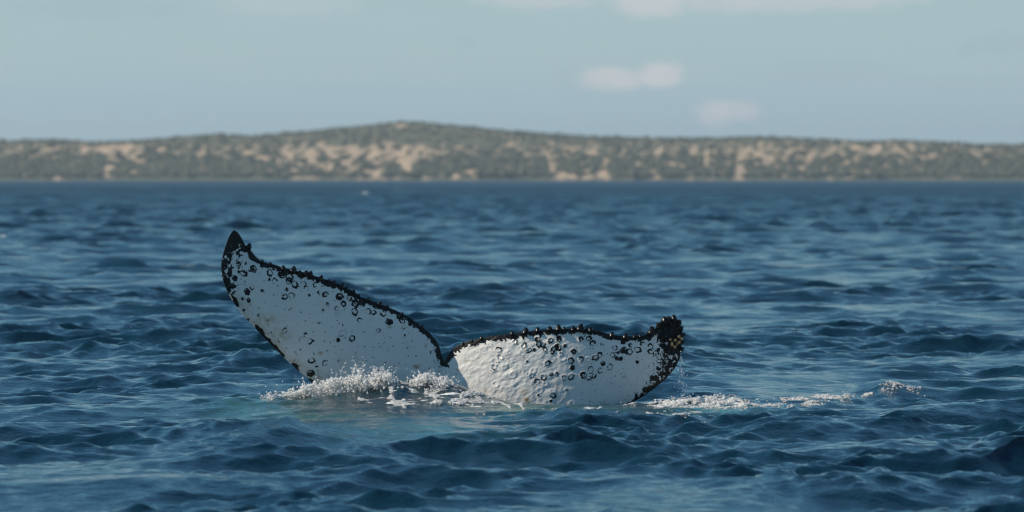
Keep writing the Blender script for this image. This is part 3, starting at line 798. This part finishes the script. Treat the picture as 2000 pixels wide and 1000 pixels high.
# torn threads of water thrown up from the surges
lv, lf = [], []
for j in range(620):
    c_, w_, h_ = PEAKS[gq.integers(0, 6)]
    cx = c_ + gq.normal(0, w_ * .7); top = float(crest(cx, 1)); low = float(np.interp(cx, *LOW))
    cy_ = low + (top - 4 - low) * gq.random() ** .8
    yv_ = y_at(cx) - gq.uniform(.02, .26); r_ = gq.uniform(.0022, .005); ln = gq.uniform(2.0, 5.5); le = gq.normal((cx - c_) / w_ * .5 + .25, .6)
    P_ = np.array([(cx - 1000) / F_PX * yv_, yv_, CAM_H - (cy_ - HORIZON) / F_PX * yv_])
    q_ = OCT_V * r_; q_ = np.stack([q_[:, 0] + le * q_[:, 2] * ln, q_[:, 1], q_[:, 2] * ln], 1) + P_
    lf.append(OCT_F + len(V) + 6 * len(lv)); lv.append(q_)
V, Fc = np.vstack([V] + lv), np.vstack([Fc] + lf)
spray = mesh_from_arrays('splash_spray', V, Fc, m_spray)
tag(spray, 'white splash of spray drops along the higher side of the whale tail', 'splash', kind='stuff')

# foam lumps lying on the water along the foam lines
pts2, szs2 = [], []
for pl, wdt, st in FOAM_LINES:
    P = np.array(poly_px(pl)); seg = np.hypot(*np.diff(P, axis=0).T); tot = seg.sum()
    n = int(420 * st * len(pl) * (wdt / .035) ** .8)
    d = np.concatenate([[0], np.cumsum(seg)]); qq = gq.uniform(0, tot, n)
    xx = np.interp(qq, d, P[:, 0]) + gq.normal(0, wdt * .55, n); yy = np.interp(qq, d, P[:, 1]) + gq.normal(0, wdt * 3.0, n)
    k = fbm(xx * 5, yy * 1.6, 3, 121) > .10
    pts2.append(np.stack([xx[k], yy[k], water_z(xx[k], yy[k]) + .004], 1))
    szs2.append((gq.gamma(2.2, .0015, k.sum()) + .0016))
for (px, py, ax_, ay_, n, hh) in ((1375, 791, 72, 8, 9000, .07), (1625, 779, 34, 4, 1300, .05), (1560, 783, 40, 3, 600, .02), (1760, 776, 50, 2, 250, .01), (1470, 800, 50, 3, 500, .02), (1170, 806, 22, 4, 500, .03), (1270, 794, 40, 4, 500, .02), (1590, 796, 24, 3, 300, .015), (1110, 802, 70, 3, 260, .01)):
    a_ = gq.normal(0, .5, (n, 2)); qx, qy = ground(px + a_[:, 0] * ax_, py + a_[:, 1] * ay_)
    k = fbm(qx * 5, qy * 1.5, 3, 131) > -.02
    qx, qy = qx[k], qy[k]
    pts2.append(np.stack([qx, qy, water_z(qx, qy) + hh * .45 * gq.random(len(qx)) ** 2], 1)); szs2.append(gq.gamma(2.2, .0018, len(qx)) + .0016)
C = np.vstack(pts2); S = np.concatenate(szs2)
V, Fc = scatter(C, np.stack([S * 1.8, S * 2.0, S * .9], 1), (OCT_V, OCT_F), .3, 6, squash=1)
foamo = mesh_from_arrays('sea_foam', V, Fc, m_spray)
tag(foamo, 'white foam bubbles drifting on the water around the whale tail', 'foam', kind='stuff')

# drops running off the lower lobe's tip
m_drop, nt = mat('water_drop')
p = nt.n('ShaderNodeBsdfPrincipled'); p.inputs['Base Color'].default_value = (.75, .8, .82, 1); p.inputs['Roughness'].default_value = 0.08
finish(nt, p.outputs[0])
pts3, szs3 = [], []
for i in range(90):
    f = gq.random()
    px = 1329 + 8 * f + gq.normal(0, 1.5 + 6 * f); py = 690 + 90 * f ** .8 + gq.normal(0, 2)
    yv = 57.25 + gq.normal(0, .05)
    pts3.append(((px - 1000) / F_PX * yv, yv, CAM_H - (py - HORIZON) / F_PX * yv)); szs3.append(gq.gamma(3, .0016) + .002)
V, Fc = scatter(np.array(pts3), np.array(szs3), ico(), .1, 7)
drops = mesh_from_arrays('falling_drops', V, Fc, m_drop)
tag(drops, 'thin trickle of drops falling from the barnacled black tail tip', 'water drops', kind='stuff')

# ------------------------------------------------------------------ haze between the camera and the island
HAZE = 8.0e-5
m_haze, nt = mat('haze_air')
vol = nt.n('ShaderNodeVolumePrincipled')
vol.inputs['Color'].default_value = (0.74, 0.90, 1.0, 1)
vol.inputs['Density'].default_value = HAZE
vol.inputs['Anisotropy'].default_value = 0.3
o = nt.n('ShaderNodeOutputMaterial'); nt.set(o.inputs['Volume'], vol.outputs[0])
bx0, bx1, by0, by1, bz0, bz1 = -9000, 9000, -40, 9400, -4, 75
vs = np.array([(x, y, z) for z in (bz0, bz1) for y in (by0, by1) for x in (bx0, bx1)], float)
fs = np.array([(0, 2, 3, 1), (4, 5, 7, 6), (0, 1, 5, 4), (2, 6, 7, 3), (0, 4, 6, 2), (1, 3, 7, 5)])
haze = mesh_from_arrays('haze', vs, fs, m_haze, smooth=False)
tag(haze, 'thin pale sea haze over the water', 'haze', kind='stuff')
print('TRIS', sum(o_.data.attributes and len(o_.data.loops) - 2 * len(o_.data.polygons) for o_ in scene.objects if o_.type == 'MESH'))
